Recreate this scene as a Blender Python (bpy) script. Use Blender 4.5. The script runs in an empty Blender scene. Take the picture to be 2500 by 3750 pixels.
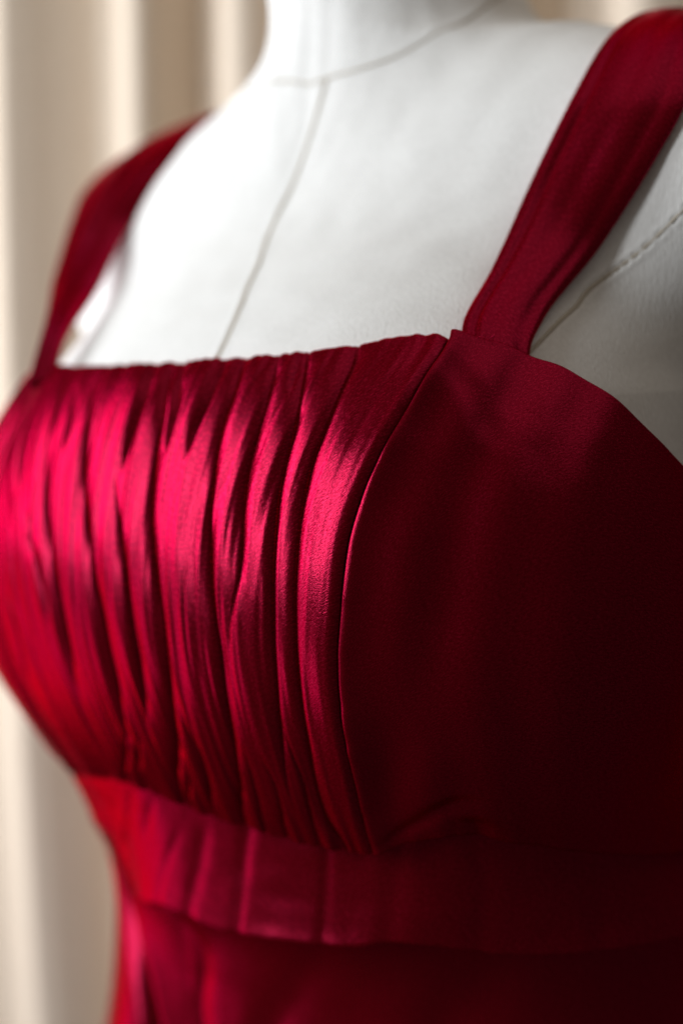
import bpy, math, random
import numpy as np

# ---------------------------------------------------------------- camera, world, lights
S = bpy.context.scene
COL = S.collection
ALPHA, PITCH, ROLL = math.radians(41), math.radians(-5), math.radians(3.5)
F = np.array([-math.sin(ALPHA)*math.cos(PITCH), math.cos(ALPHA)*math.cos(PITCH), math.sin(PITCH)])
R0 = np.array([math.cos(ALPHA), math.sin(ALPHA), 0.])
U0 = np.cross(R0, F)
CR = R0*math.cos(ROLL)-U0*math.sin(ROLL)
CU = U0*math.cos(ROLL)+R0*math.sin(ROLL)
CP = np.array([.63*math.sin(ALPHA), -.63*math.cos(ALPHA), .165])-.03*R0
from mathutils import Matrix, Vector
cd = bpy.data.cameras.new('camera'); cam = bpy.data.objects.new('camera', cd); COL.objects.link(cam)
cam.matrix_world = Matrix(((CR[0], CU[0], -F[0], CP[0]), (CR[1], CU[1], -F[1], CP[1]), (CR[2], CU[2], -F[2], CP[2]), (0, 0, 0, 1)))
cd.sensor_fit = 'HORIZONTAL'; cd.sensor_width = 24.0; cd.lens = 46.08
cd.clip_start = .02; cd.clip_end = 50
cd.dof.use_dof = True; cd.dof.focus_distance = .437; cd.dof.aperture_fstop = 2.8
S.camera = cam

W = bpy.data.worlds.new("World"); S.world = W; W.use_nodes = True
bg = W.node_tree.nodes['Background']
bg.inputs[0].default_value = (1.0, .88, .78, 1); bg.inputs[1].default_value = .065

def area(name, pos, aim, sx, sy, power, col):
    l = bpy.data.lights.new(name, 'AREA'); l.shape = 'RECTANGLE'; l.size = sx; l.size_y = sy
    l.energy = power; l.color = col
    o = bpy.data.objects.new(name, l); COL.objects.link(o)
    o.location = pos
    d = Vector(aim)-Vector(pos)
    o.rotation_euler = d.to_track_quat('-Z', 'Y').to_euler()
    return o
def polar(name, az, el, d, aim, sx, sy, power, col):
    a, e = math.radians(az), math.radians(el)
    p = (aim[0]+d*math.sin(a)*math.cos(e), aim[1]-d*math.cos(a)*math.cos(e), aim[2]+d*math.sin(e))
    return area(name, p, aim, sx, sy, power, col)
polar('window_light', -58, 17, 1.4, (0, -.08, .14), .55, .95, 18, (.92, .96, 1.0))
polar('added_pleat_light', -26, 17, 1.4, (0, -.08, .14), .26, .95, 11.5, (.92, .96, 1.0))  # added lamp for sheen on the near pleats, not a known window
polar('floor_bounce', -72, -14, 1.5, (0, -.08, .0), 1.2, .75, 6.2, (1.0, .90, .98))
area('room_bounce', (.5, .1, 1.7), (.1, 0, .2), 2.2, 2.2, 7.5, (1.0, .87, .74))
S.view_settings.view_transform = 'Standard'; S.view_settings.look = 'None'
S.view_settings.exposure = 0; S.view_settings.gamma = 1
S.render.engine = 'CYCLES'
S.cycles.max_bounces = 6

# ---------------------------------------------------------------- body shape (metres, z = 0 at the underbust seam, facing -y)
TZ=np.array([-.30,-.20,-.13,-.07,-.02,.03,.08,.13,.18,.22,.26,.30,.34])
TRX=np.array([.190,.172,.158,.154,.158,.162,.162,.166,.176,.170,.140,.095,.05])
TRY=np.array([.145,.132,.122,.120,.122,.120,.117,.117,.117,.107,.083,.058,.04])
TCY=np.array([.0,.0,.0,.0,.0,.0,.003,.006,.012,.018,.022,.025,.03])
def sp(x,xs,ys):
    # catmull-rom style cubic interpolation
    x=np.clip(x,xs[0],xs[-1]); i=np.clip(np.searchsorted(xs,x)-1,0,len(xs)-2)
    m=np.gradient(ys,xs); h=xs[i+1]-xs[i]; t=(x-xs[i])/h
    return (2*t**3-3*t**2+1)*ys[i]+(t**3-2*t**2+t)*h*m[i]+(-2*t**3+3*t**2)*ys[i+1]+(t**3-t**2)*h*m[i+1]
def smin(a,b,k):
    h=np.clip(.5+.5*(b-a)/k,0,1); return b*(1-h)+a*h-k*h*(1-h)
def ell(x,y,z,c,r):
    X=(x-c[0])/r[0];Y=(y-c[1])/r[1];Z=(z-c[2])/r[2]
    return (np.sqrt(X*X+Y*Y+Z*Z)-1)*min(r)
def caps(x,y,z,a,b,ra,rb,fy=1.):
    a=np.array(a);b=np.array(b);d=b-a
    t=np.clip(((x-a[0])*d[0]+(y-a[1])*d[1]+(z-a[2])*d[2])/(d@d),0,1)
    R=ra+(rb-ra)*t
    return np.sqrt((x-a[0]-t*d[0])**2+((y-a[1]-t*d[1])/fy)**2+(z-a[2]-t*d[2])**2)-R
BC=(.080,-.092,.098); BR=(.082,.082,.106)
def field(P,bust=True):
    x=np.abs(P[...,0]);y=P[...,1];z=P[...,2]
    rx=sp(z,TZ,TRX);ry=sp(z,TZ,TRY);cy=sp(z,TZ,TCY)
    n=2.3
    q=(np.abs(x/rx)**n+np.abs((y-cy)/ry)**n)**(1/n)
    f=(q-1)*np.minimum(rx,ry)
    f=np.maximum(f,(z-.30))
    X=np.abs(x/.176);Y=(y+.086)/.086;Z=(z-.096)/.108
    b=(np.sqrt(X**2.7+Y*Y+Z*Z)-1)*.086
    f=smin(f,b,.05)
    f=smin(f,caps(x,y,z,(.03,.024,.270),(.172,.014,.246),.053,.050,1.15),.05)
    f=np.maximum(f,x-.203)
    nk=caps(x,y,z,(0,.028,.20),(0,.005,.50),.060,.060)
    f=smin(f,nk,.035)
    return f
def grad(P, e=4e-4):
    g = np.stack([field(P+np.array(v)*e)-field(P-np.array(v)*e) for v in ((1., 0, 0), (0, 1., 0), (0, 0, 1.))], -1)
    return g/np.linalg.norm(g, axis=-1, keepdims=True)
def march(O, D, off, t0, t1, N=40, outward=False):
    """first root of field-off along rays; outward: from inside to outside"""
    s = -1. if outward else 1.
    sh = D.shape[:-1]; lo = np.full(sh, t1); hi = np.full(sh, t1); hit = np.zeros(sh, bool)
    ts = np.linspace(t0, t1, N); prev = s*(field(O+D*t0)-off)
    for a, b in zip(ts[:-1], ts[1:]):
        cur = s*(field(O+D*b)-off)
        m = (~hit) & (prev > 0) & (cur <= 0); lo[m] = a; hi[m] = b; hit |= m; prev = cur
    for _ in range(18):
        mid = (lo+hi)/2; q = s*(field(O+D*mid[..., None])-off) > 0
        lo = np.where(q, mid, lo); hi = np.where(q, hi, mid)
    return O+D*hi[..., None]
def surf(a, z, off):
    """point on the offset body at azimuth a (rad, 0 = front, + = wearer's left) and height z"""
    D = np.stack([-np.sin(a), np.cos(a), 0*a], -1)
    O = np.stack([0*a, 0*a, z], -1)-D*.4
    return march(O, D, off, 0., .40, 45)
def snap(P, off):
    P = np.array(P, float)
    for _ in range(8):
        P = P-grad(P)*(field(P)-off)[..., None]*.8
    return P
def interp(x, xs, ys):
    return sp(np.asarray(x, float), np.asarray(xs, float), np.asarray(ys, float))
def up(A, n0, n1):
    """smooth upsampling of a coarse grid"""
    def one(A, n):
        m = A.shape[0]; x = np.linspace(0, m-1, n); i = np.clip(np.floor(x).astype(int), 0, m-2)
        t = (x-i).reshape((-1,)+(1,)*(A.ndim-1))
        p0 = A[np.maximum(i-1, 0)]; p1 = A[i]; p2 = A[i+1]; p3 = A[np.minimum(i+2, m-1)]
        return .5*(2*p1+(p2-p0)*t+(2*p0-5*p1+4*p2-p3)*t*t+(3*p1-p0-3*p2+p3)*t**3)
    B = one(A, n0)
    return np.moveaxis(one(np.moveaxis(B, 1, 0), n1), 0, 1)
rng = np.random.default_rng(7)
def noise1(n, cells):
    r = rng.uniform(-1, 1, cells+4); return interp(np.linspace(1, cells+2, n), np.arange(cells+4), r)
def noise2(n0, n1, c0, c1):
    return up(rng.uniform(-1, 1, (c0+2, c1+2)), n0, n1)

# ---------------------------------------------------------------- mesh output
def mesh(name, V, Fq, mat, parent=None, uv=None, smooth=True):
    me = bpy.data.meshes.new(name)
    V = np.ascontiguousarray(V.reshape(-1, 3), np.float32); Fq = np.ascontiguousarray(Fq.reshape(-1, 4), np.int32)
    me.vertices.add(len(V)); me.vertices.foreach_set('co', V.ravel())
    me.loops.add(Fq.size); me.loops.foreach_set('vertex_index', Fq.ravel())
    me.polygons.add(len(Fq)); me.polygons.foreach_set('loop_start', np.arange(0, Fq.size, 4, dtype=np.int32))
    me.update(calc_edges=True)
    me.polygons.foreach_set('use_smooth', np.full(len(Fq), smooth))
    if uv is not None:
        l = me.uv_layers.new(name='UVMap')
        l.data.foreach_set('uv', np.ascontiguousarray(uv.reshape(-1, 2)[Fq.ravel()], np.float32).ravel())
    me.validate(); me.update()
    me.materials.append(mat)
    o = bpy.data.objects.new(name, me); COL.objects.link(o)
    if parent: o.parent = parent
    return o
def quads(n, m, wrap=False):
    i = np.arange(n-1)[:, None]; j = np.arange(m if wrap else m-1)[None, :]; k = (j+1) % m
    return np.stack([i*m+j, (i+1)*m+j, (i+1)*m+k, i*m+k], -1)
def grid(name, P, mat, parent=None, uv=None, wrap=False):
    return mesh(name, P, quads(P.shape[0], P.shape[1], wrap), mat, parent, uv)
def tube(name, pts, rad, mat, parent=None, seg=8, smooth_n=None):
    pts = np.array(pts, float)
    if smooth_n:
        k = np.arange(len(pts)); x = np.linspace(0, len(pts)-1, smooth_n)
        pts = np.stack([interp(x, k, pts[:, c]) for c in range(3)], -1)
    T = np.gradient(pts, axis=0); T /= np.linalg.norm(T, axis=1, keepdims=True)
    A = np.cross(T, np.array([.3, .2, .93])); A /= np.linalg.norm(A, axis=1, keepdims=True); B = np.cross(T, A)
    ph = np.linspace(0, 2*np.pi, seg, endpoint=False)
    r = np.broadcast_to(np.asarray(rad, float), (len(pts),))
    P = pts[:, None]+r[:, None, None]*(A[:, None]*np.cos(ph)[None, :, None]+B[:, None]*np.sin(ph)[None, :, None])
    return grid(name, P, mat, parent, wrap=True)
def empty(name, label, cat, loc=(0, 0, 0)):
    o = bpy.data.objects.new(name, None); COL.objects.link(o); o.location = loc; o.empty_display_size = .05
    o['label'] = label; o['category'] = cat
    return o

# ---------------------------------------------------------------- materials
def new_mat(name):
    m = bpy.data.materials.new(name); m.use_nodes = True
    return m, m.node_tree.nodes, m.node_tree.links, m.node_tree.nodes['Principled BSDF']
def satin():
    m, N, L, p = new_mat('crimson_satin')
    p.inputs['Metallic'].default_value = .8
    p.inputs['Roughness'].default_value = .36
    p.inputs['Specular IOR Level'].default_value = .35
    p.inputs['Specular Tint'].default_value = (1., .25, .45, 1)
    uv = N.new('ShaderNodeUVMap'); uv.uv_map = 'UVMap'
    # diagonal twill of the satin face, period about 0.75 mm, broken up along the thread
    mp = N.new('ShaderNodeMapping'); mp.inputs['Rotation'].default_value = (0, 0, math.radians(32)); L.new(uv.outputs[0], mp.inputs[0])
    m2 = N.new('ShaderNodeMapping'); m2.inputs['Scale'].default_value = (520, 2100, 1); L.new(mp.outputs[0], m2.inputs[0])
    wv = N.new('ShaderNodeTexNoise'); wv.inputs['Scale'].default_value = 1; wv.inputs['Detail'].default_value = 2; L.new(m2.outputs[0], wv.inputs[0])
    ns = N.new('ShaderNodeTexNoise'); ns.inputs['Scale'].default_value = 1500; ns.inputs['Detail'].default_value = 3; L.new(uv.outputs[0], ns.inputs[0])
    big = N.new('ShaderNodeTexNoise'); big.inputs['Scale'].default_value = 60; big.inputs['Detail'].default_value = 4; L.new(uv.outputs[0], big.inputs[0])
    ad = N.new('ShaderNodeMath'); ad.operation = 'ADD'; L.new(wv.outputs[0], ad.inputs[0])
    ad.inputs[1].default_value = 0; L.new(ns.outputs[0], ad.inputs[1])
    bp = N.new('ShaderNodeBump'); bp.inputs['Strength'].default_value = .32; bp.inputs['Distance'].default_value = .0002
    L.new(ad.outputs[0], bp.inputs['Height'])
    b2 = N.new('ShaderNodeBump'); b2.inputs['Strength'].default_value = .15; b2.inputs['Distance'].default_value = .0012
    L.new(big.outputs[0], b2.inputs['Height']); L.new(bp.outputs[0], b2.inputs['Normal']); L.new(b2.outputs[0], p.inputs['Normal'])
    mx = N.new('ShaderNodeMapRange'); mx.inputs['From Min'].default_value = .75; mx.inputs['From Max'].default_value = 1.25; L.new(ad.outputs[0], mx.inputs['Value'])
    def tint(c1, c2, q):
        cr = N.new('ShaderNodeMix'); cr.data_type = 'RGBA'; cr.inputs['A'].default_value = c1; cr.inputs['B'].default_value = c2
        L.new(mx.outputs[0], cr.inputs['Factor']); L.new(cr.outputs['Result'], q.inputs['Base Color'])
    # weft: matt deep crimson; warp floats: glossy, pinker reflection
    tint((.16, .0004, .003, 1), (.28, .0010, .008, 1), p)
    p.inputs['Metallic'].default_value = 0; p.inputs['Specular IOR Level'].default_value = 0.
    g = N.new('ShaderNodeBsdfPrincipled'); g.inputs['Metallic'].default_value = 1; g.inputs['Specular Tint'].default_value = (1., .3, .36, 1)
    tint((.15, .002, .013, 1), (.345, .013, .048, 1), g); L.new(b2.outputs[0], g.inputs['Normal'])
    ms = N.new('ShaderNodeMixShader'); ms.inputs[0].default_value = .68
    out = N['Material Output']; L.new(p.outputs[0], ms.inputs[1]); L.new(g.outputs[0], ms.inputs[2]); L.new(ms.outputs[0], out.inputs[0])
    rr = N.new('ShaderNodeMapRange'); rr.inputs['From Min'].default_value = .6; rr.inputs['From Max'].default_value = 1.4; rr.inputs['To Min'].default_value = .20; rr.inputs['To Max'].default_value = .31
    L.new(ad.outputs[0], rr.inputs['Value']); L.new(rr.outputs[0], g.inputs['Roughness']); p.inputs['Roughness'].default_value = .6
    return m
def cloth(name, c1, c2, scale=1000):
    m, N, L, p = new_mat(name)
    p.inputs['Roughness'].default_value = .92; p.inputs['Specular IOR Level'].default_value = .15
    tc = N.new('ShaderNodeTexCoord')
    mp = N.new('ShaderNodeMapping'); mp.inputs['Scale'].default_value = (1, 1, .35); L.new(tc.outputs['Object'], mp.inputs[0])
    ns = N.new('ShaderNodeTexNoise'); ns.inputs['Scale'].default_value = scale; ns.inputs['Detail'].default_value = 3; L.new(mp.outputs[0], ns.inputs[0])
    n2 = N.new('ShaderNodeTexNoise'); n2.inputs['Scale'].default_value = 45; n2.inputs['Detail'].default_value = 5; L.new(tc.outputs['Object'], n2.inputs[0])
    vo = N.new('ShaderNodeTexWave'); vo.bands_direction = 'DIAGONAL'; vo.inputs['Scale'].default_value = 300; vo.inputs['Distortion'].default_value = 9.0; L.new(tc.outputs['Object'], vo.inputs[0])
    a = N.new('ShaderNodeMath'); a.operation = 'ADD'; L.new(ns.outputs[0], a.inputs[0]); a.inputs[1].default_value = 0
    bp = N.new('ShaderNodeBump'); bp.inputs['Strength'].default_value = .6; bp.inputs['Distance'].default_value = .0004; L.new(a.outputs[0], bp.inputs['Height'])
    L.new(bp.outputs[0], p.inputs['Normal'])
    x = N.new('ShaderNodeMix'); x.data_type = 'RGBA'; x.inputs['A'].default_value = (*c1, 1); x.inputs['B'].default_value = (*c2, 1)
    q2 = N.new('ShaderNodeMath'); q2.operation = 'MULTIPLY'; L.new(n2.outputs[0], q2.inputs[0]); q2.inputs[1].default_value = .45
    md = N.new('ShaderNodeMath'); md.operation = 'MULTIPLY_ADD'; L.new(ns.outputs[0], md.inputs[0]); md.inputs[1].default_value = 1.3; L.new(q2.outputs[0], md.inputs[2])
    sb = N.new('ShaderNodeMath'); sb.operation = 'SUBTRACT'; L.new(md.outputs[0], sb.inputs[0]); sb.inputs[1].default_value = .40
    L.new(sb.outputs[0], x.inputs['Factor']); L.new(x.outputs['Result'], p.inputs['Base Color'])
    return m
SATIN = satin()
LINING = cloth('tan_lining', (.34, .17, .11), (.26, .12, .08))
CANVAS = cloth('white_canvas', (.93, .925, .90), (.76, .75, .72))
SEAM = cloth('seam_tape', (.62, .56, .46), (.54, .48, .40))
DRAPE = cloth('cream_curtain', (.84, .72, .59), (.76, .64, .51), 500)

# ---------------------------------------------------------------- seams and folds traced on the garment: (azimuth deg, height cm)
TOP=[(-34.96,18.76),(-12.12,18.4),(12.44,18.36),(26.11,18.39),(33.52,18.53),(40.18,18.6),(43.29,18.53),(44.87,18.37),(46.17,18.29),(52.69,17.68),(56.62,16.89),(60.31,15.98),(64.07,14.6),(67.11,13.58)]
PRIN=[(44.84,18.32),(41.4,16.82),(38.87,15.68),(36.47,14.37),(34.4,12.88),(33.16,11.55),(32.19,9.73),(31.36,7.84),(31.2,5.86),(31.44,3.71),(31.78,1.6),(32.05,-0.05)]
UNDER=[(-31.01,0.61),(-13.72,0.91),(0.76,0.33),(14.05,-0.05),(23.16,-0.27),(32.03,-0.08),(36.05,0.38),(41.55,0.72),(46.2,0.45),(52.68,-0.1),(74.14,-1.73)]
BANDLO=[(-39.56,-3.31),(-27.06,-3.87),(-9.81,-3.98),(4.33,-4.12),(15.71,-3.91),(27.04,-3.77),(35.77,-3.4),(39.66,-3.45),(47.08,-3.83),(52.19,-4.02)]
VAL=[([(22.45,18.15),(22.37,16.96),(21.53,15.45),(20.65,13.96),(20.42,12.76),(20.35,11.56),(19.88,10.35),(19.25,9.75),(18.29,8.72)],1.3,3.0,0.8,1,0),([(26.86,18.12),(26.89,16.89),(26.4,15.39),(25.74,14.51),(25.05,13.34),(24.67,12.17),(24.35,10.98),(24.13,10.08),(23.8,8.42),(23.46,6.7),(22.96,5.18),(22.53,3.89),(22.21,2.53)],1.1,3.0,1.0,1,0),([(33.53,18.29),(32.6,17.2),(31.47,16.38),(30.18,15.34),(29.07,14.48),(28.24,13.44),(27.65,12.46),(27.18,11.29),(26.81,10.1),(26.51,8.46),(26.39,7.05),(26.27,5.58),(26.23,4.33),(26.06,3.02),(26.14,1.99),(26.62,0.93),(28.0,0.1)],1.3,3.0,1.0,1,1),([(16.61,18.0),(16.75,17.05),(16.09,15.82),(15.93,14.9),(15.86,13.68),(15.78,12.46),(15.85,11.23),(15.9,9.99),(16.12,8.86),(16.26,7.7),(15.93,6.2),(15.49,4.93),(14.86,3.6),(13.7,2.17),(11.62,0.61)],1.1,3.2,1.0,1,1),([(3.15,17.7),(3.72,17.17),(5.11,15.86),(5.28,15.1),(5.51,14.33),(5.83,13.32),(6.12,12.3),(6.33,11.93),(6.75,10.91),(7.3,9.89),(7.62,8.85),(7.45,7.78),(7.12,6.69),(6.3,5.53),(5.2,4.32),(3.96,3.36),(0.61,1.63)],1.3,3.2,1.0,1,1),([(-12.95,17.23),(-11.0,16.28),(-9.38,15.19),(-8.45,14.38),(-7.56,13.57),(-6.21,12.51),(-5.0,11.32),(-4.28,9.98),(-3.56,8.63),(-3.4,7.23),(-3.47,6.08),(-4.33,4.87),(-5.18,3.92)],1.3,3.2,1.0,0,0),([(-1.15,13.68),(0.1,12.53),(0.51,12.16),(1.46,10.86),(1.96,9.54),(2.12,8.2),(2.05,6.82),(1.21,5.36),(0.16,4.31)],1.2,3.0,0.8,0,0),([(-18.51,15.35),(-16.72,14.12),(-15.03,12.74),(-13.87,11.79),(-12.78,10.69),(-11.98,9.3),(-11.74,7.88),(-11.98,6.4),(-12.41,5.79)],1.1,3.0,0.8,0,0),([(-19.07,12.43),(-17.79,11.59),(-17.68,11.75),(-16.2,10.64),(-14.92,9.53),(-14.45,8.39)],1.2,2.6,0.4,0,0),([(-28.47,17.3),(-26.84,16.42),(-25.1,15.26),(-23.84,14.4),(-22.51,13.38)],1.2,3.0,0.4,0,0),([(-17.59,17.45),(-15.42,16.32),(-14.5,15.38),(-14.34,15.05)],1.1,2.2,0.4,0,0),([(-1.27,17.77),(-0.54,16.97),(-0.44,16.18),(-0.36,15.24),(-0.37,14.46)],1.5,2.8,0.5,1,0),([(5.61,17.51),(6.96,16.61),(7.26,15.84),(7.37,15.08)],1.5,2.6,0.5,1,0),([(13.07,17.55),(12.45,16.55),(11.84,15.8),(11.47,14.9)],1.5,3.0,0.5,1,0),([(-21.6,17.5),(-19.41,16.36),(-18.83,15.63)],0.9,2.2,0.3,1,0),([(25.67,17.65),(25.5,16.6)],0.6,1.8,0.3,1,0),([(36.43,17.01),(34.83,15.85),(33.31,14.83)],0.55,2.8,0,0,0),([(38.47,16.67),(37.64,16.1),(36.25,15.14)],0.35,2.4,0,0,0),([(23.48,4.88),(23.9,3.74),(24.34,2.96),(24.25,1.56),(24.16,0.46)],0.8,2.4,0.6,0,1),([(16.82,3.68),(16.59,2.65),(16.19,1.57),(15.43,0.28)],0.7,2.2,0.5,0,1),([(19.43,3.44),(20.02,2.65),(19.97,1.74),(19.0,0.3)],0.7,2.0,0.5,0,1),([(7.9,4.33),(8.37,3.33),(8.0,2.26),(6.22,0.72)],1.2,2.6,0.6,0,1),([(3.15,2.47),(3.57,2.06),(1.55,0.86)],0.9,1.8,0.4,0,1),([(-5.43,3.6),(-8.36,2.51),(-11.45,1.37)],0.8,2.0,0.4,0,1),([(-3.26,3.37),(-7.41,1.57)],0.7,1.6,0.3,0,1),([(-24.63,9.31),(-23.47,8.14),(-23.65,6.6),(-24.98,4.97)],0.5,3.0,0.2,0,0)]
SIDEV=[([(42.04,16.63),(41.27,15.01),(40.29,12.37)],1.3,7.0,0,0,0),([(44.77,17.41),(45.85,16.27),(46.95,14.72)],0.4,4.0,0,0,0),([(51.5,16.62),(50.84,15.26),(50.42,13.5)],0.4,5.0,0,0,0),([(32.77,0.36),(34.77,2.64),(37.14,5.43),(39.64,8.35)],1.4,7.0,0,1,0),([(34.75,0.54),(38.84,1.63),(42.94,2.49)],0.8,4.0,0,0,0),([(44.93,0.65),(44.19,1.53)],0.8,3.0,0,0,1),([(48.13,10.93),(47.29,7.8),(47.64,3.79)],0.8,10.0,0,0,0)]
BANDV=[([(-15.9,-0.02),(-26.59,-3.02)],0.8,2.0,0,0,0),([(-10.36,-0.08),(-15.21,-1.8)],0.7,2.0,0,0,0),([(-5.14,-1.0),(-12.54,-3.69)],0.6,2.0,0,0,1),([(0.88,-0.68),(-0.97,-1.97),(-3.82,-3.55)],1.0,3.0,0,0,1),([(10.33,-0.19),(9.07,-1.44),(7.96,-3.73)],1.2,2.6,0,1,1),([(8.8,0.55),(9.19,-0.02)],0.6,2.0,0,1,0),([(24.1,-0.58),(24.11,-1.88),(24.15,-3.62)],1.1,1.8,0,1,1),([(27.1,-0.1),(26.83,-0.7)],0.9,1.2,0,1,0),([(35.14,-0.09),(34.08,-3.27)],1.3,3.4,0,1,1),([(40.26,0.35),(40.52,-0.46)],0.8,2.2,0,1,0),([(43.89,0.48),(45.97,-1.49),(45.63,-3.54)],0.8,2.6,0,1,1)]
SKV=[([(-39.94,-8.14),(-30.23,-11.74)],2.5,5.0,0,1,1),([(-25.64,-5.52),(-19.6,-6.55),(-16.26,-10.59)],0.6,4.0,0,0,1),([(50.8,-4.36),(47.13,-6.0),(43.01,-7.6)],1.2,9.0,0,0,1),([(17.88,-5.94),(10.89,-7.83),(7.16,-9.09)],1.0,9.0,0,0,1)]
CFS=[(0.97,-4.92,30.4),(0.6,-5.49,28.47),(-0.02,-6.69,25.54),(0.89,-9.98,22.04),(2.2,-13.7,18.52)]
PRS=[(17.4,-4.88,22.44),(15.22,-6.08,20.5),(14.42,-7.74,19.17),(13.98,-10.08,17.71)]
NKS=[(-2.83,-4.52,31.03),(0.97,-4.92,30.4),(3.13,-4.63,30.52),(4.83,-3.91,30.95),(6.09,-2.63,31.78),(6.45,0.02,33.19)]
SRI=[(12.07,-11.45,18.43),(11.82,-9.0,20.67),(12.11,-6.4,23.98),(13.07,-4.77,27.03),(13.43,-2.04,29.81)]
SRO=[(14.19,-10.41,17.7),(14.07,-9.34,18.7),(14.89,-6.42,21.41),(16.57,-5.19,24.38),(17.39,-4.54,26.05)]
SLO=[(-18.55,-4.86,24.05),(-16.94,-4.6,26.33),(-16.98,-3.72,27.68),(-16.86,-2.59,28.76),(-13.86,-3.21,28.96),(-9.83,-4.57,28.6)]
SLI=[(-14.66,-6.2,22.9),(-13.5,-6.04,24.3),(-12.41,-5.64,25.81),(-10.73,-4.93,27.78),(-9.53,-4.25,29.11)]
FAR_I=[(-0.0773, -0.1422, 0.179), (-0.0801, -0.137, 0.1874), (-0.1086, -0.0868, 0.2259), (-0.1195, -0.0567, 0.2575), (-0.1102, -0.0449, 0.2786), (-0.1019, -0.0374, 0.292)]
FAR_O=[(-0.0882, -0.1452, 0.1773), (-0.0906, -0.1395, 0.1869), (-0.1374, -0.0886, 0.2315), (-0.1623, -0.0535, 0.2619), (-0.1696, -0.0382, 0.2767), (-0.1705, -0.0244, 0.2877)]
def aR(z): # near princess seam
    q = sorted((p[1], p[0]) for p in PRIN)
    return np.radians(interp(np.asarray(z)*100, [-.5]+[v[0] for v in q[1:]]+[19], [32.6]+[v[1] for v in q[1:]]+[45.]))
def curve_fn(pts, pre, post):
    P = pre+pts+post
    xs = [p[0] for p in P]; ys = [p[1] for p in P]
    return lambda a: interp(np.degrees(a), xs, ys)/100
zT = curve_fn([p for p in TOP if p[0] > -26], [(-190, 11), (-150, 11.5), (-110, 11.6), (-85, 12.2), (-71, 13.9), (-58, 16.9), (-46, 18.3), (-36, 18.6)], [(85, 12.2), (110, 11.6), (150, 11.5), (190, 11)])
zB = curve_fn(UNDER, [(-190, -1.8), (-120, -1.9), (-75, -1.7), (-52, -.1), (-36, 1.0)], [(120, -1.9), (190, -1.8)])
zW = curve_fn([(-29.6, -3.2)]+BANDLO[1:], [(-190, -4.6), (-120, -4.8), (-75, -4.4), (-50, -3.4)], [(75, -4.6), (120, -4.8), (190, -4.6)])

def folds(a, z, V, fn_s, fn_t, s, t, Wd, seed=0):
    """depth (m) of traced fold valleys at grid (s, t); Wd = width in metres per unit s for each row"""
    h = np.zeros_like(s)
    for pts, st, w, cr, ta, tb in V:
        q = np.array(pts); pa = np.radians(q[:, 0]); pz = q[:, 1]/100
        ps = fn_s(pa, pz); pt = fn_t(pa, pz)
        o = np.argsort(pt); ps = ps[o]; pt = pt[o]
        keep = np.r_[True, np.diff(pt) > 1e-4]; ps = ps[keep]; pt = pt[keep]
        if len(pt) < 2: continue
        tt = t[:, 0]
        if ta: ps = np.r_[ps[0]+(ps[0]-ps[1])/(pt[1]-pt[0])*min(pt[0], .15)*.6, ps]; pt = np.r_[min(0, pt[0]-.01), pt]
        if tb: ps = np.r_[ps, ps[-1]+(ps[-1]-ps[-2])/(pt[-1]-pt[-2])*(1-pt[-1])*.5]; pt = np.r_[pt, max(1, pt[-1]+.01)]
        sk = interp(tt, pt, ps)
        L = pt[-1]-pt[0]; fa = min(.24, L*.5)
        env = np.ones_like(tt)
        if not ta: env *= np.clip((tt-pt[0]+fa*.3)/fa, 0, 1)
        if not tb: env *= np.clip((pt[-1]+fa*.3-tt)/fa, 0, 1)
        env = env*env*(3-2*env)
        d = (s-sk[:, None])*Wd[:, None]
        w1 = w*.65e-3
        if cr <= 0: h -= st*.0016*env[:, None]*np.exp(-(d/(w1*2.4))**2)
        else: h -= min(st, 1.2)*.0013*env[:, None]*np.exp(-(np.sqrt(d*d+.0003**2)-.0003)/w1)
        if st >= 1.45:
            pr = np.clip((tt-pt[0])/max(L, .01), 0, 1)[:, None]
            h -= .0016*env[:, None]*np.exp(-(d/(.0042-.0026*pr))**2)
        if L > .45 and cr > 0: h -= .0017*env[:, None]*np.exp(-(np.sqrt(d*d+.0008**2))/.008)
        h -= cr*.0013*env[:, None]*np.exp(-(d/.0005)**2)
    return h
def level(h, Wd, r=.009, amt=.8):
    k = max(3, int(r/(Wd.mean()/h.shape[1]))); g = h
    for _ in range(3):
        c = np.cumsum(np.pad(g, ((0, 0), (k+1, k)), mode='edge'), axis=1); g = (c[:, 2*k+1:]-c[:, :-2*k-1])/(2*k+1)
    return h-amt*g
def roll_in(d, w, depth):
    x = np.clip(1-d/w, 0, 1); return -depth*(1-np.sqrt(np.maximum(1-x*x, 0)))
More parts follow.
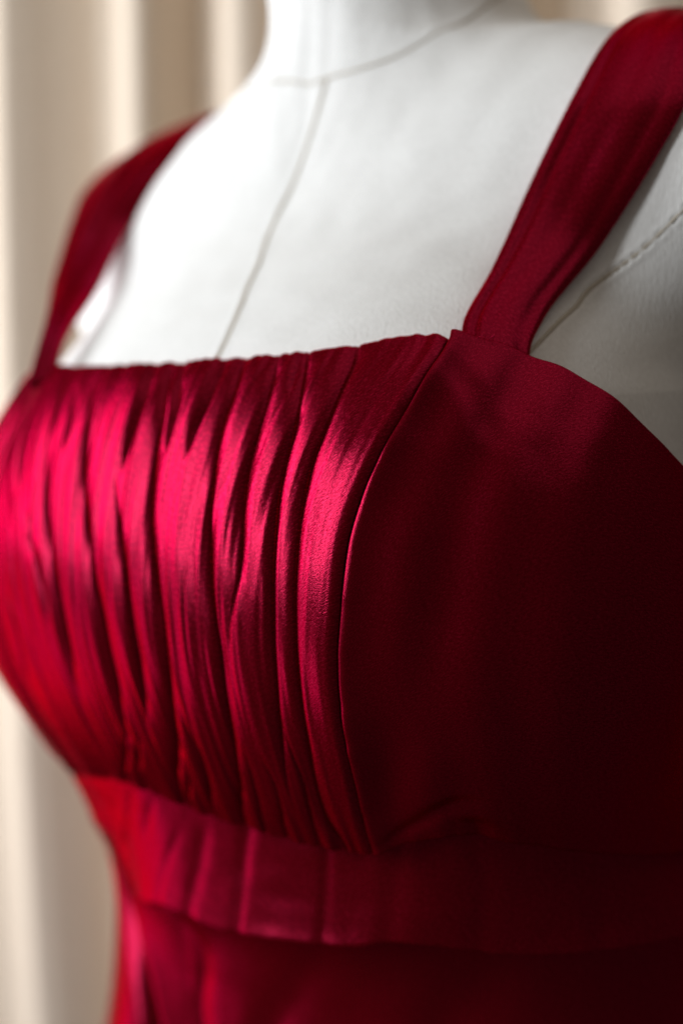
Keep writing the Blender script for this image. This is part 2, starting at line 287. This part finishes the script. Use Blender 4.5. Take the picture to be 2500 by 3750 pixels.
def build_panel(name, fa, fz, n, m, off, hfun, coarse=(60, 70), parent=None, wrap=False):
    """fa(s,t)->azimuth, fz(a,t)->z; hfun(s,t,A,Z,Wd,Ld)->offset"""
    t, s = np.meshgrid(np.linspace(0, 1, coarse[0]), np.linspace(0, 1, coarse[1]), indexing='ij')
    z = .1+0*s
    for _ in range(12):
        a = fa(s, z); z = fz(a, t)
    P = surf(a, z, off); Nn = grad(P)
    P = up(P, n, m); Nn = up(Nn, n, m); Nn /= np.linalg.norm(Nn, axis=-1, keepdims=True)
    A = up(a, n, m); Z = up(z, n, m)
    T, Sg = np.meshgrid(np.linspace(0, 1, n), np.linspace(0, 1, m), indexing='ij')
    Wd = np.linalg.norm(np.diff(P, axis=1), axis=-1).sum(1)
    Ld = np.linalg.norm(np.diff(P, axis=0), axis=-1).sum(0)
    h, dz = hfun(Sg, T, A, Z, Wd, Ld)
    Q = P+Nn*h[..., None]
    Q[..., 2] += dz
    uv = np.stack([(Sg-.5)*Wd[:, None], T*Ld[None, :]], -1)
    return grid(name, Q, SATIN, parent, uv), Q

dress = empty('evening_dress', 'crimson satin evening dress with ruched bust and wide straps on the white dress form', 'dress')

# ruched front panel
def h_ruched(s, t, A, Z, Wd, Ld):
    n, m = s.shape
    fs = lambda a, z: (a+aR(z))/(2*aR(z)); ft = lambda a, z: (zT(a)-z)/(zT(a)-zB(a))
    h = folds(A, Z, VAL, fs, ft, s, t, Wd)
    # folds on the far part turned away from the window
    far = []
    for k in range(9):
        a0 = -30-2.0*k+rng.uniform(-.5, .5)
        far.append(([(a0*1.08, 18), (a0*.99, 13), (a0*.93, 8), (a0*.93, 3)], rng.uniform(.7, 1.2), 3., .6, 1, 1))
    h += folds(A, Z, far, fs, ft, s, t, Wd)
    h = level(h, Wd)
    dT = t*Ld[None, :]; dB = (1-t)*Ld[None, :]
    h *= .35+.65*np.clip(dT/.008, 0, 1)
    h = .0042*np.tanh(h/.0042)-.0012
    h += noise2(n, m, 4, 52)*.00030+noise2(n, m, 5, 120)*.00018
    g = noise2(n, m, 4, 95); g2 = noise2(n, m, 5, 60)
    h += g*.0005*np.exp(-dT/.010)+g2*.0007*np.exp(-dB/.016)
    h += .0012*np.exp(-((dT-.004)/.004)**2)*0
    h += roll_in(dT, .0028, .0058)+roll_in(dB, .0018, .003)
    dR = (1-s)*Wd[:, None]; dL = s*Wd[:, None]
    h += roll_in(dR, .0050, .0052)+roll_in(dL, .0026, .004)
    dz = (noise1(m, 90)*.0004+noise1(m, 22)*.0002)[None, :]*np.exp(-dT/.004)+.0038*(1-s)**.7*np.exp(-dT/.014)
    return h+.0012+.0045*np.exp(-dR/.016)-.0024*np.exp(-dT/.014), dz
build_panel('ruched_panel', lambda s, z: -aR(z)+2*aR(z)*s, lambda a, t: zT(a)+(zB(a)-zT(a))*t, 560, 900, .007, h_ruched, (60, 90), dress)

# smooth side panels
def side(sign):
    def fa(s, z): return sign*(aR(z)+(math.pi-aR(z))*s**1.35)
    def fz(a, t): return zT(np.abs(a)) + (zB(np.abs(a))-zT(np.abs(a)))*t
    def hf(s, t, A, Z, Wd, Ld):
        n, m = s.shape
        B = np.abs(A); D = np.broadcast_to(Wd[:, None], s.shape)
        ds = (s**1.35-0)*D
        h = np.zeros_like(s)
        if sign > 0:
            fs = lambda a, z: (a-aR(z))/(math.pi-aR(z)); ft = lambda a, z: (zT(a)-z)/(zT(a)-zB(a))
            h += folds(A, Z, SIDEV, fs, ft, s**1.35, t, Wd)
        dT = t*Ld[None, :]; dB = (1-t)*Ld[None, :]
        h += .0007*np.cos(ds/.021*2*math.pi+.6*np.sin(t*4))*np.exp(-ds/.05)*(sign > 0)
        h += noise2(n, m, 6, 9)*.0006+noise2(n, m, 16, 24)*.00012
        h += noise2(n, m, 4, 80)*.0003*np.exp(-dB/.012)+noise2(n, m, 40, 3)*.00022*np.exp(-ds/.004)
        h += roll_in(dT, .0016, .0040)+roll_in(dB, .0018, .003)+roll_in(ds, .0030, .0018)
        return h-.0002+(.0045*np.exp(-ds/.020) if sign > 0 else 0), 0*s
    o, Q = build_panel('side_panel', fa, fz, 420, 420, .007, hf, (50, 70), dress)
    return Q
Qn = side(1); side(-1)

# gathered waistband
def h_band(s, t, A, Z, Wd, Ld):
    n, m = s.shape
    L = lambda a: (a/math.pi+1)/2
    h = folds(A, Z, BANDV, lambda a, z: L(a), lambda a, z: (zB(a)-z)/(zB(a)-zW(a)), s, t, Wd)
    oth = []
    for k in range(26):
        a0 = rng.uniform(58, 330); a0 = a0 if a0 < 180 else a0-360
        if -28 > a0 or a0 > 56: oth.append(([(a0, .2), (a0+rng.uniform(-1.5, 1.5), -4.2)], rng.uniform(.4, 1.1), 3., 0, rng.integers(0, 2), 1))
    h += folds(A, Z, oth, lambda a, z: L(a), lambda a, z: (zB(a)-z)/(zB(a)-zW(a)), s, t, Wd)
    dT = t*Ld[None, :]; dB = (1-t)*Ld[None, :]
    h += noise2(n, m, 5, 120)*.00018+noise2(n, m, 3, 45)*.0003+noise2(n, m, 7, 64)*.00045
    h += noise2(n, m, 4, 330)*.0004*np.exp(-dT/.006)+noise2(n, m, 4, 300)*.0003*np.exp(-dB/.004)
    h += roll_in(dB, .0014, .0022)
    dz = noise1(m, 240)[None, :]*.0002*np.exp(-dB/.003)
    return h*.42-.005-.001*np.exp(-((A-.1)/.5)**2)+(.017+.007*np.exp(-((A-.1)/.5)**2))*t*np.clip(1+(A+.35)/.35, .4, 1)+.003*np.clip((-.35-A)/.3, 0, 1), dz
build_panel('waistband', lambda s, z: -math.pi+2*math.pi*s, lambda a, t: zB(a)+.0035+(zW(a)-zB(a)-.0035)*t, 130, 1500, .0052, h_band, (20, 150), dress)

# skirt
def h_skirt(s, t, A, Z, Wd, Ld):
    n, m = s.shape
    L = lambda a: (a/math.pi+1)/2
    z0 = -.04; Lz = .36
    h = 1.6*folds(A, Z, SKV, lambda a, z: L(a), lambda a, z: (zW(a)-z)/(.36+zW(a)), s, t, Wd)
    h += .008*t*np.sin(A*9+1.2)*np.clip(t*2, 0, 1)-.007*np.sin(np.clip(t/.22, 0, 1)*math.pi/2)*np.exp(-((A-.35)/.75)**2)+.005*np.clip((-.35-A)/.3, 0, 1)+.05*np.clip(t-.15, 0, 1)**1.3
    h += noise2(n, m, 5, 22)*.0007*np.clip(t*6, .2, 1)+noise2(n, m, 14, 70)*.00025
    h += noise2(n, m, 4, 200)*.0003*np.exp(-t*Lz/.008)
    return h, 0*s
build_panel('skirt', lambda s, z: -math.pi+2*math.pi*s, lambda a, t: zW(a)+.003+(-.36-zW(a)-.003)*t, 240, 900, .0050, h_skirt, (40, 120), dress)

# shoulder straps
def strap(I, O, off, th, crease, label=None, n=220, m=72, puff=None, slope=0., prof=.7):
    I = np.array(I, float); O = np.array(O, float)
    def rs(P):
        d = np.r_[0, np.cumsum(np.linalg.norm(np.diff(P, axis=0), axis=1))]; d /= d[-1]
        x = np.linspace(0, 1, n); return np.stack([interp(x, d, P[:, c]) for c in range(3)], -1)
    I = rs(I); O = rs(O)
    Cn = (I+O)/2; X = O-I; w = np.linalg.norm(X, axis=1)/2; X /= np.linalg.norm(X, axis=1, keepdims=True)
    T = np.gradient(Cn, axis=0); T /= np.linalg.norm(T, axis=1, keepdims=True)
    Y = np.cross(X, T); Y /= np.linalg.norm(Y, axis=1, keepdims=True)
    g = grad(Cn); Y *= np.sign((Y*g).sum(1))[:, None]
    ph = np.linspace(0, 2*np.pi, m, endpoint=False)
    cx = -np.cos(ph); sy = np.sin(ph); r = np.abs(sy)**.55*np.sign(sy)
    x = cx[None, :]*w[:, None]
    tt = np.linspace(0, 1, n)[:, None]
    y = r[None, :]*th*(1+.12*np.sin(tt*9))-slope*x
    topm = (sy > 0)[None, :]
    bulge = (1-(x/w[:, None])**2)
    y = y+np.where(topm, bulge*th*prof, 0)
    for pos, dep, wd, sl in crease:
        d = x-(pos+sl*(tt-.3))*w[:, None]
        y = y-np.where(topm, dep*np.exp(-(d/wd)**2), 0)
    nz = noise2(n, m, 14, 10); y = y+nz*.00022*np.where(topm, 1, .3)
    if puff is not None: y = y+np.where(topm, noise2(n, m, 26, 10)*.0012*np.exp(-tt/.05), 0)
    P = Cn[:, None]+X[:, None]*x[..., None]+Y[:, None]*(y+off)[..., None]
    Ln = np.linalg.norm(np.diff(Cn, axis=0), axis=1).sum()
    uv = np.stack([np.broadcast_to(x, y.shape), np.broadcast_to(tt*Ln, y.shape)], -1)
    o = grid('shoulder_strap', P, SATIN, dress, uv, wrap=True)
    if label: o['label'] = label
    return P
SRI = [(12.75, -12.35, 17.4)]+SRI; SRO = [(14.3, -10.75, 16.7)]+SRO
cm = lambda P: [(p[0]/100, p[1]/100, p[2]/100) for p in P]
bI = list(snap(np.array(cm([(13.2, .6, 30.2), (12.6, 3.5, 29.5), (12.0, 6.5, 27), (11.2, 9.0, 22), (10.6, 10.5, 16), (10.2, 11, 11)])), .003))
bO = list(snap(np.array(cm([(17.4, -2.6, 28.2), (16.8, .2, 29.2), (16.2, 3.5, 28.7), (15.6, 6.5, 26), (14.6, 9.0, 21), (13.8, 10.0, 15), (13.2, 10.5, 11)])), .003))
strap(cm(SRI)+bI, cm(SRO)+bO, .0015, .0022, [(-.66, .0016, .0012, -.08), (.05, .0006, .0035, .7), (.62, .0007, .0022, -.2)], puff=1, slope=.05, prof=1.1)
fI = FAR_I
fO = FAR_O
bI2 = list(snap(np.array(cm([(-9.9, -1.5, 30.4), (-10.2, 1.0, 31.2), (-10.6, 4.5, 29.8), (-10.8, 7, 26), (-10.6, 9.5, 20), (-10.2, 11, 11)])), .003))
bO2 = list(snap(np.array(cm([(-15.5, .5, 29.6), (-15.2, 3.5, 28.6), (-15, 6.5, 26), (-14.4, 9.0, 21), (-13.8, 10.0, 15), (-13.2, 10.5, 11)])), .003))
strap(fI+bI2, fO+bO2, .0015, .0026, [(-.05, .0045, .0020, .1), (.5, .0006, .003, 0)], slope=-.12, prof=1.0)

# hand stitches catching the top of the near princess seam, and frayed ends at the strap
def garment_pt(a, z, off):
    return surf(np.atleast_1d(a), np.atleast_1d(z), off)[0]
for k, (z, da, ln) in enumerate([(.1815, .010, .0022), (.1788, .012, .0020), (.1762, .011, .0023), (.1737, .012, .0018)]):
    a = float(aR(np.array(z)))+.006
    p = [garment_pt(a-.002, z+.0004, .0066), garment_pt(a+.006, z, .0085), garment_pt(a+ln/.19, z-.0006, .0068)]
    tube('stitch', p, .00022, SATIN, dress, 6, 12)
def fibre(pts, r=.00009, name='loose_thread', parent=dress):
    o = tube(name, pts, r, SATIN, parent, 5, 30); return o
a0 = .80
for k in range(7):
    a = a0+.012*k/1.3+rng.uniform(-.004, .004); z = float(zT(np.array(a)))
    p0 = garment_pt(a, z-.0012, .007); d = rng.normal(size=3)*.0009
    fibre([p0, p0+np.array([.0004, -.0008, .0016])+d, p0+np.array([.0008, -.0014, .0024])+d*2.2])
a = float(aR(np.array(.184)))+.03; p0 = garment_pt(a, .184, .006)
fibre([p0, p0+np.array([-.0015, -.0008, .0012]), p0+np.array([-.0026, -.0004, .0016]), p0+np.array([-.0034, -.0008, .0013])], .00012)

# ---------------------------------------------------------------- dress form
form = empty('dress_form', "white canvas tailor's dress form wearing the crimson satin dress, its neck and seams bare", 'dress form', (0, 0, -.3))
bpy.context.view_layer.update()
CEN = np.array([0, .012, .06])
NA, NE = 900, 620
# azimuths denser over the visible front
ua = np.linspace(0, 1, NA); kn = [0, .08, .92, 1]; ka = [-180, -95, 120, 180]
def forms():
    ac = np.radians(np.interp(np.linspace(0, 1, 200), kn, ka)); ec = np.radians(np.interp(np.linspace(0, 1, 140), [0, .15, 1], [-65, 20, 86]))
    E, A = np.meshgrid(ec, ac, indexing='ij')
    D = np.stack([np.sin(A)*np.cos(E), -np.cos(A)*np.cos(E), np.sin(E)], -1)
    P = march(CEN+0*D, D, 0., .0, .62, 70, outward=True)
    return up(P, NE, NA), up(A, NE, NA), up(E, NE, NA)
P, A, E = forms()
Nn = np.cross(np.gradient(P, axis=1), np.gradient(P, axis=0)); Nn /= np.linalg.norm(Nn, axis=-1, keepdims=True)
if ((P-CEN)*Nn).sum() < 0: Nn = -Nn
def ang(Q):
    v = np.array(Q)/100-CEN; return np.degrees(np.arctan2(v[:, 0], -v[:, 1])), np.degrees(np.arcsin(v[:, 2]/np.linalg.norm(v, axis=1)))
na, ne = ang(NKS); o = np.argsort(na); na = na[o]; ne = ne[o]
ax = np.r_[-180, -150, -90, -60, -40, na, 140, 180]
nx = np.r_[ne[-1]+2, ne[-1]+1.5, ne[-1], ne[-3], ne[-4], ne, ne[-1]+1.5, ne[-1]+2]
neck_e = lambda a: interp(a, ax, nx)
ca, ce = ang(CFS); o = np.argsort(ce); ca = ca[o]; ce = ce[o]
cf_a = lambda e: interp(e, np.r_[-90, 0, 30, ce], np.r_[0, 0, ca[0]*.6, ca])
pa_, pe_ = ang(PRS); o = np.argsort(pe_); pa_ = pa_[o]; pe_ = pe_[o]
pr_a = lambda e: interp(e, np.r_[-90, -20, pe_, pe_[-1]+12, 88], np.r_[34, 34, pa_, pa_[-1]+22, pa_[-1]+40])
def on_surface(a, e):
    a = np.radians(a); e = np.radians(e); D = np.stack([np.sin(a)*np.cos(e), -np.cos(a)*np.cos(e), np.sin(e)], -1)
    return march(CEN+0*D, D, 0., .0, .62, 70, outward=True)
e_ = np.linspace(15, float(ne[np.argmin(np.abs(na-10))]), 260)
seams = {'centre': on_surface(cf_a(e_), e_)}
e2 = np.linspace(5, pe_[-1]+10, 260)
seams['near'] = on_surface(pr_a(e2), e2); seams['far'] = on_surface(-pr_a(e2), e2)
a_ = np.linspace(-180, 180, 500); seams['neck'] = on_surface(a_, neck_e(a_))
disp = np.zeros(P.shape[:2])
flat = P.reshape(-1, 3)
dn = np.full(len(flat), 1.)
for k, q in seams.items():
    lo = q.min(0)-.006; hi = q.max(0)+.006
    idx = np.where(((flat > lo) & (flat < hi)).all(1))[0]
    qs = q[::2] if len(q) > 400 else q
    for c in range(0, len(idx), 20000):
        ii = idx[c:c+20000]; d = np.sqrt(((flat[ii][:, None]-qs[None])**2).sum(-1)).min(1); dn[ii] = np.minimum(dn[ii], d)
dn = dn.reshape(P.shape[:2])
disp = -.0009*np.exp(-(dn/.0009)**2)+.00025*np.exp(-((dn-.0022)/.0011)**2)
disp += noise2(NE, NA, 30, 40)*.00025
disp -= .004*np.clip((.16-P[..., 2])/.03, 0, 1)+.012*np.clip((.01-P[..., 2])/.06, 0, 1)
P2 = P+Nn*disp[..., None]
Q4 = quads(NE, NA)
Ad, Ed = np.degrees((A[:-1, :-1]+A[1:, 1:])/2), np.degrees((E[:-1, :-1]+E[1:, 1:])/2)
isneck = Ed > neck_e(Ad); cfm = Ad > cf_a(Ed); sd = np.abs(Ad) > pr_a(Ed)
def part(name, mask, label=None):
    f = Q4[mask]; ids, inv = np.unique(f.ravel(), return_inverse=True)
    o = mesh(name, P2.reshape(-1, 3)[ids]-np.array(form.location), inv.reshape(-1, 4), CANVAS, form)
    if label: o['label'] = label
part('neck', isneck)
part('front_panel', ~isneck & ~sd & ~cfm); part('front_panel', ~isneck & ~sd & cfm)
part('side_panel', ~isneck & sd & (Ad < 0)); part('side_panel', ~isneck & sd & (Ad >= 0))
for k, q in seams.items():
    tube('seam', q-grad(q)*(.0002 if k == 'neck' else .0004)-np.array(form.location), .0004 if k == 'neck' else .0008, SEAM, form, 8)

# ---------------------------------------------------------------- curtain
cu = [(-1.6, 0)]
def curtain():
    n, m = 60, 1400
    fh = np.array([F[0], F[1], 0]); fh /= np.linalg.norm(fh)
    b = math.radians(27); R1 = np.array([math.cos(b), math.sin(b), 0]); N1 = np.array([math.sin(b), -math.cos(b), 0])
    base = CP+fh*1.12+N1*.03; base[2] = 0
    u = np.linspace(-.52, .75, m); v = np.linspace(1.1, -1.0, n)
    xs = np.array([p[0] for p in CURT]); ys = np.array([p[1] for p in CURT])
    V, U = np.meshgrid(v, u, indexing='ij')
    y = 1.15*interp(U-.004*np.sin(V*4+U*6), xs, ys)*(1+.12*np.sin(V*2.3+U*19))+.002*np.sin(U*57-V*3)
    P = base+R1*(U+.05*V)[..., None]+N1*y[..., None]+np.array([0, 0, 1.])*V[..., None]
    o = grid('curtain', P, DRAPE, None, None)
    o['label'] = 'cream cloth curtain hanging in soft vertical folds behind the white dress form'
    o['category'] = 'curtain'
CURT = [(-.62, .0), (-.56, .03), (-.50, .0), (-.46, .01), (-.44, .035), (-.40, .028), (-.36, .008), (-.33, .0), (-.30, .008), (-.282, .030), (-.266, .046), (-.25, .044), (-.22, .030), (-.19, .016), (-.178, .020), (-.165, .040), (-.151, .050), (-.139, .042), (-.126, .014), (-.115, .0), (-.105, .006), (-.09, .024), (-.074, .036), (-.055, .032), (-.03, .012), (.0, .01), (.02, .04), (.05, .035), (.09, .01), (.12, .03), (.14, .055), (.19, .02), (.215, .03), (.235, .055), (.27, .05), (.33, .01), (.38, .045), (.44, .01), (.5, .05), (.56, .0), (.62, .04), (.70, .0), (.78, .045)]
curtain()
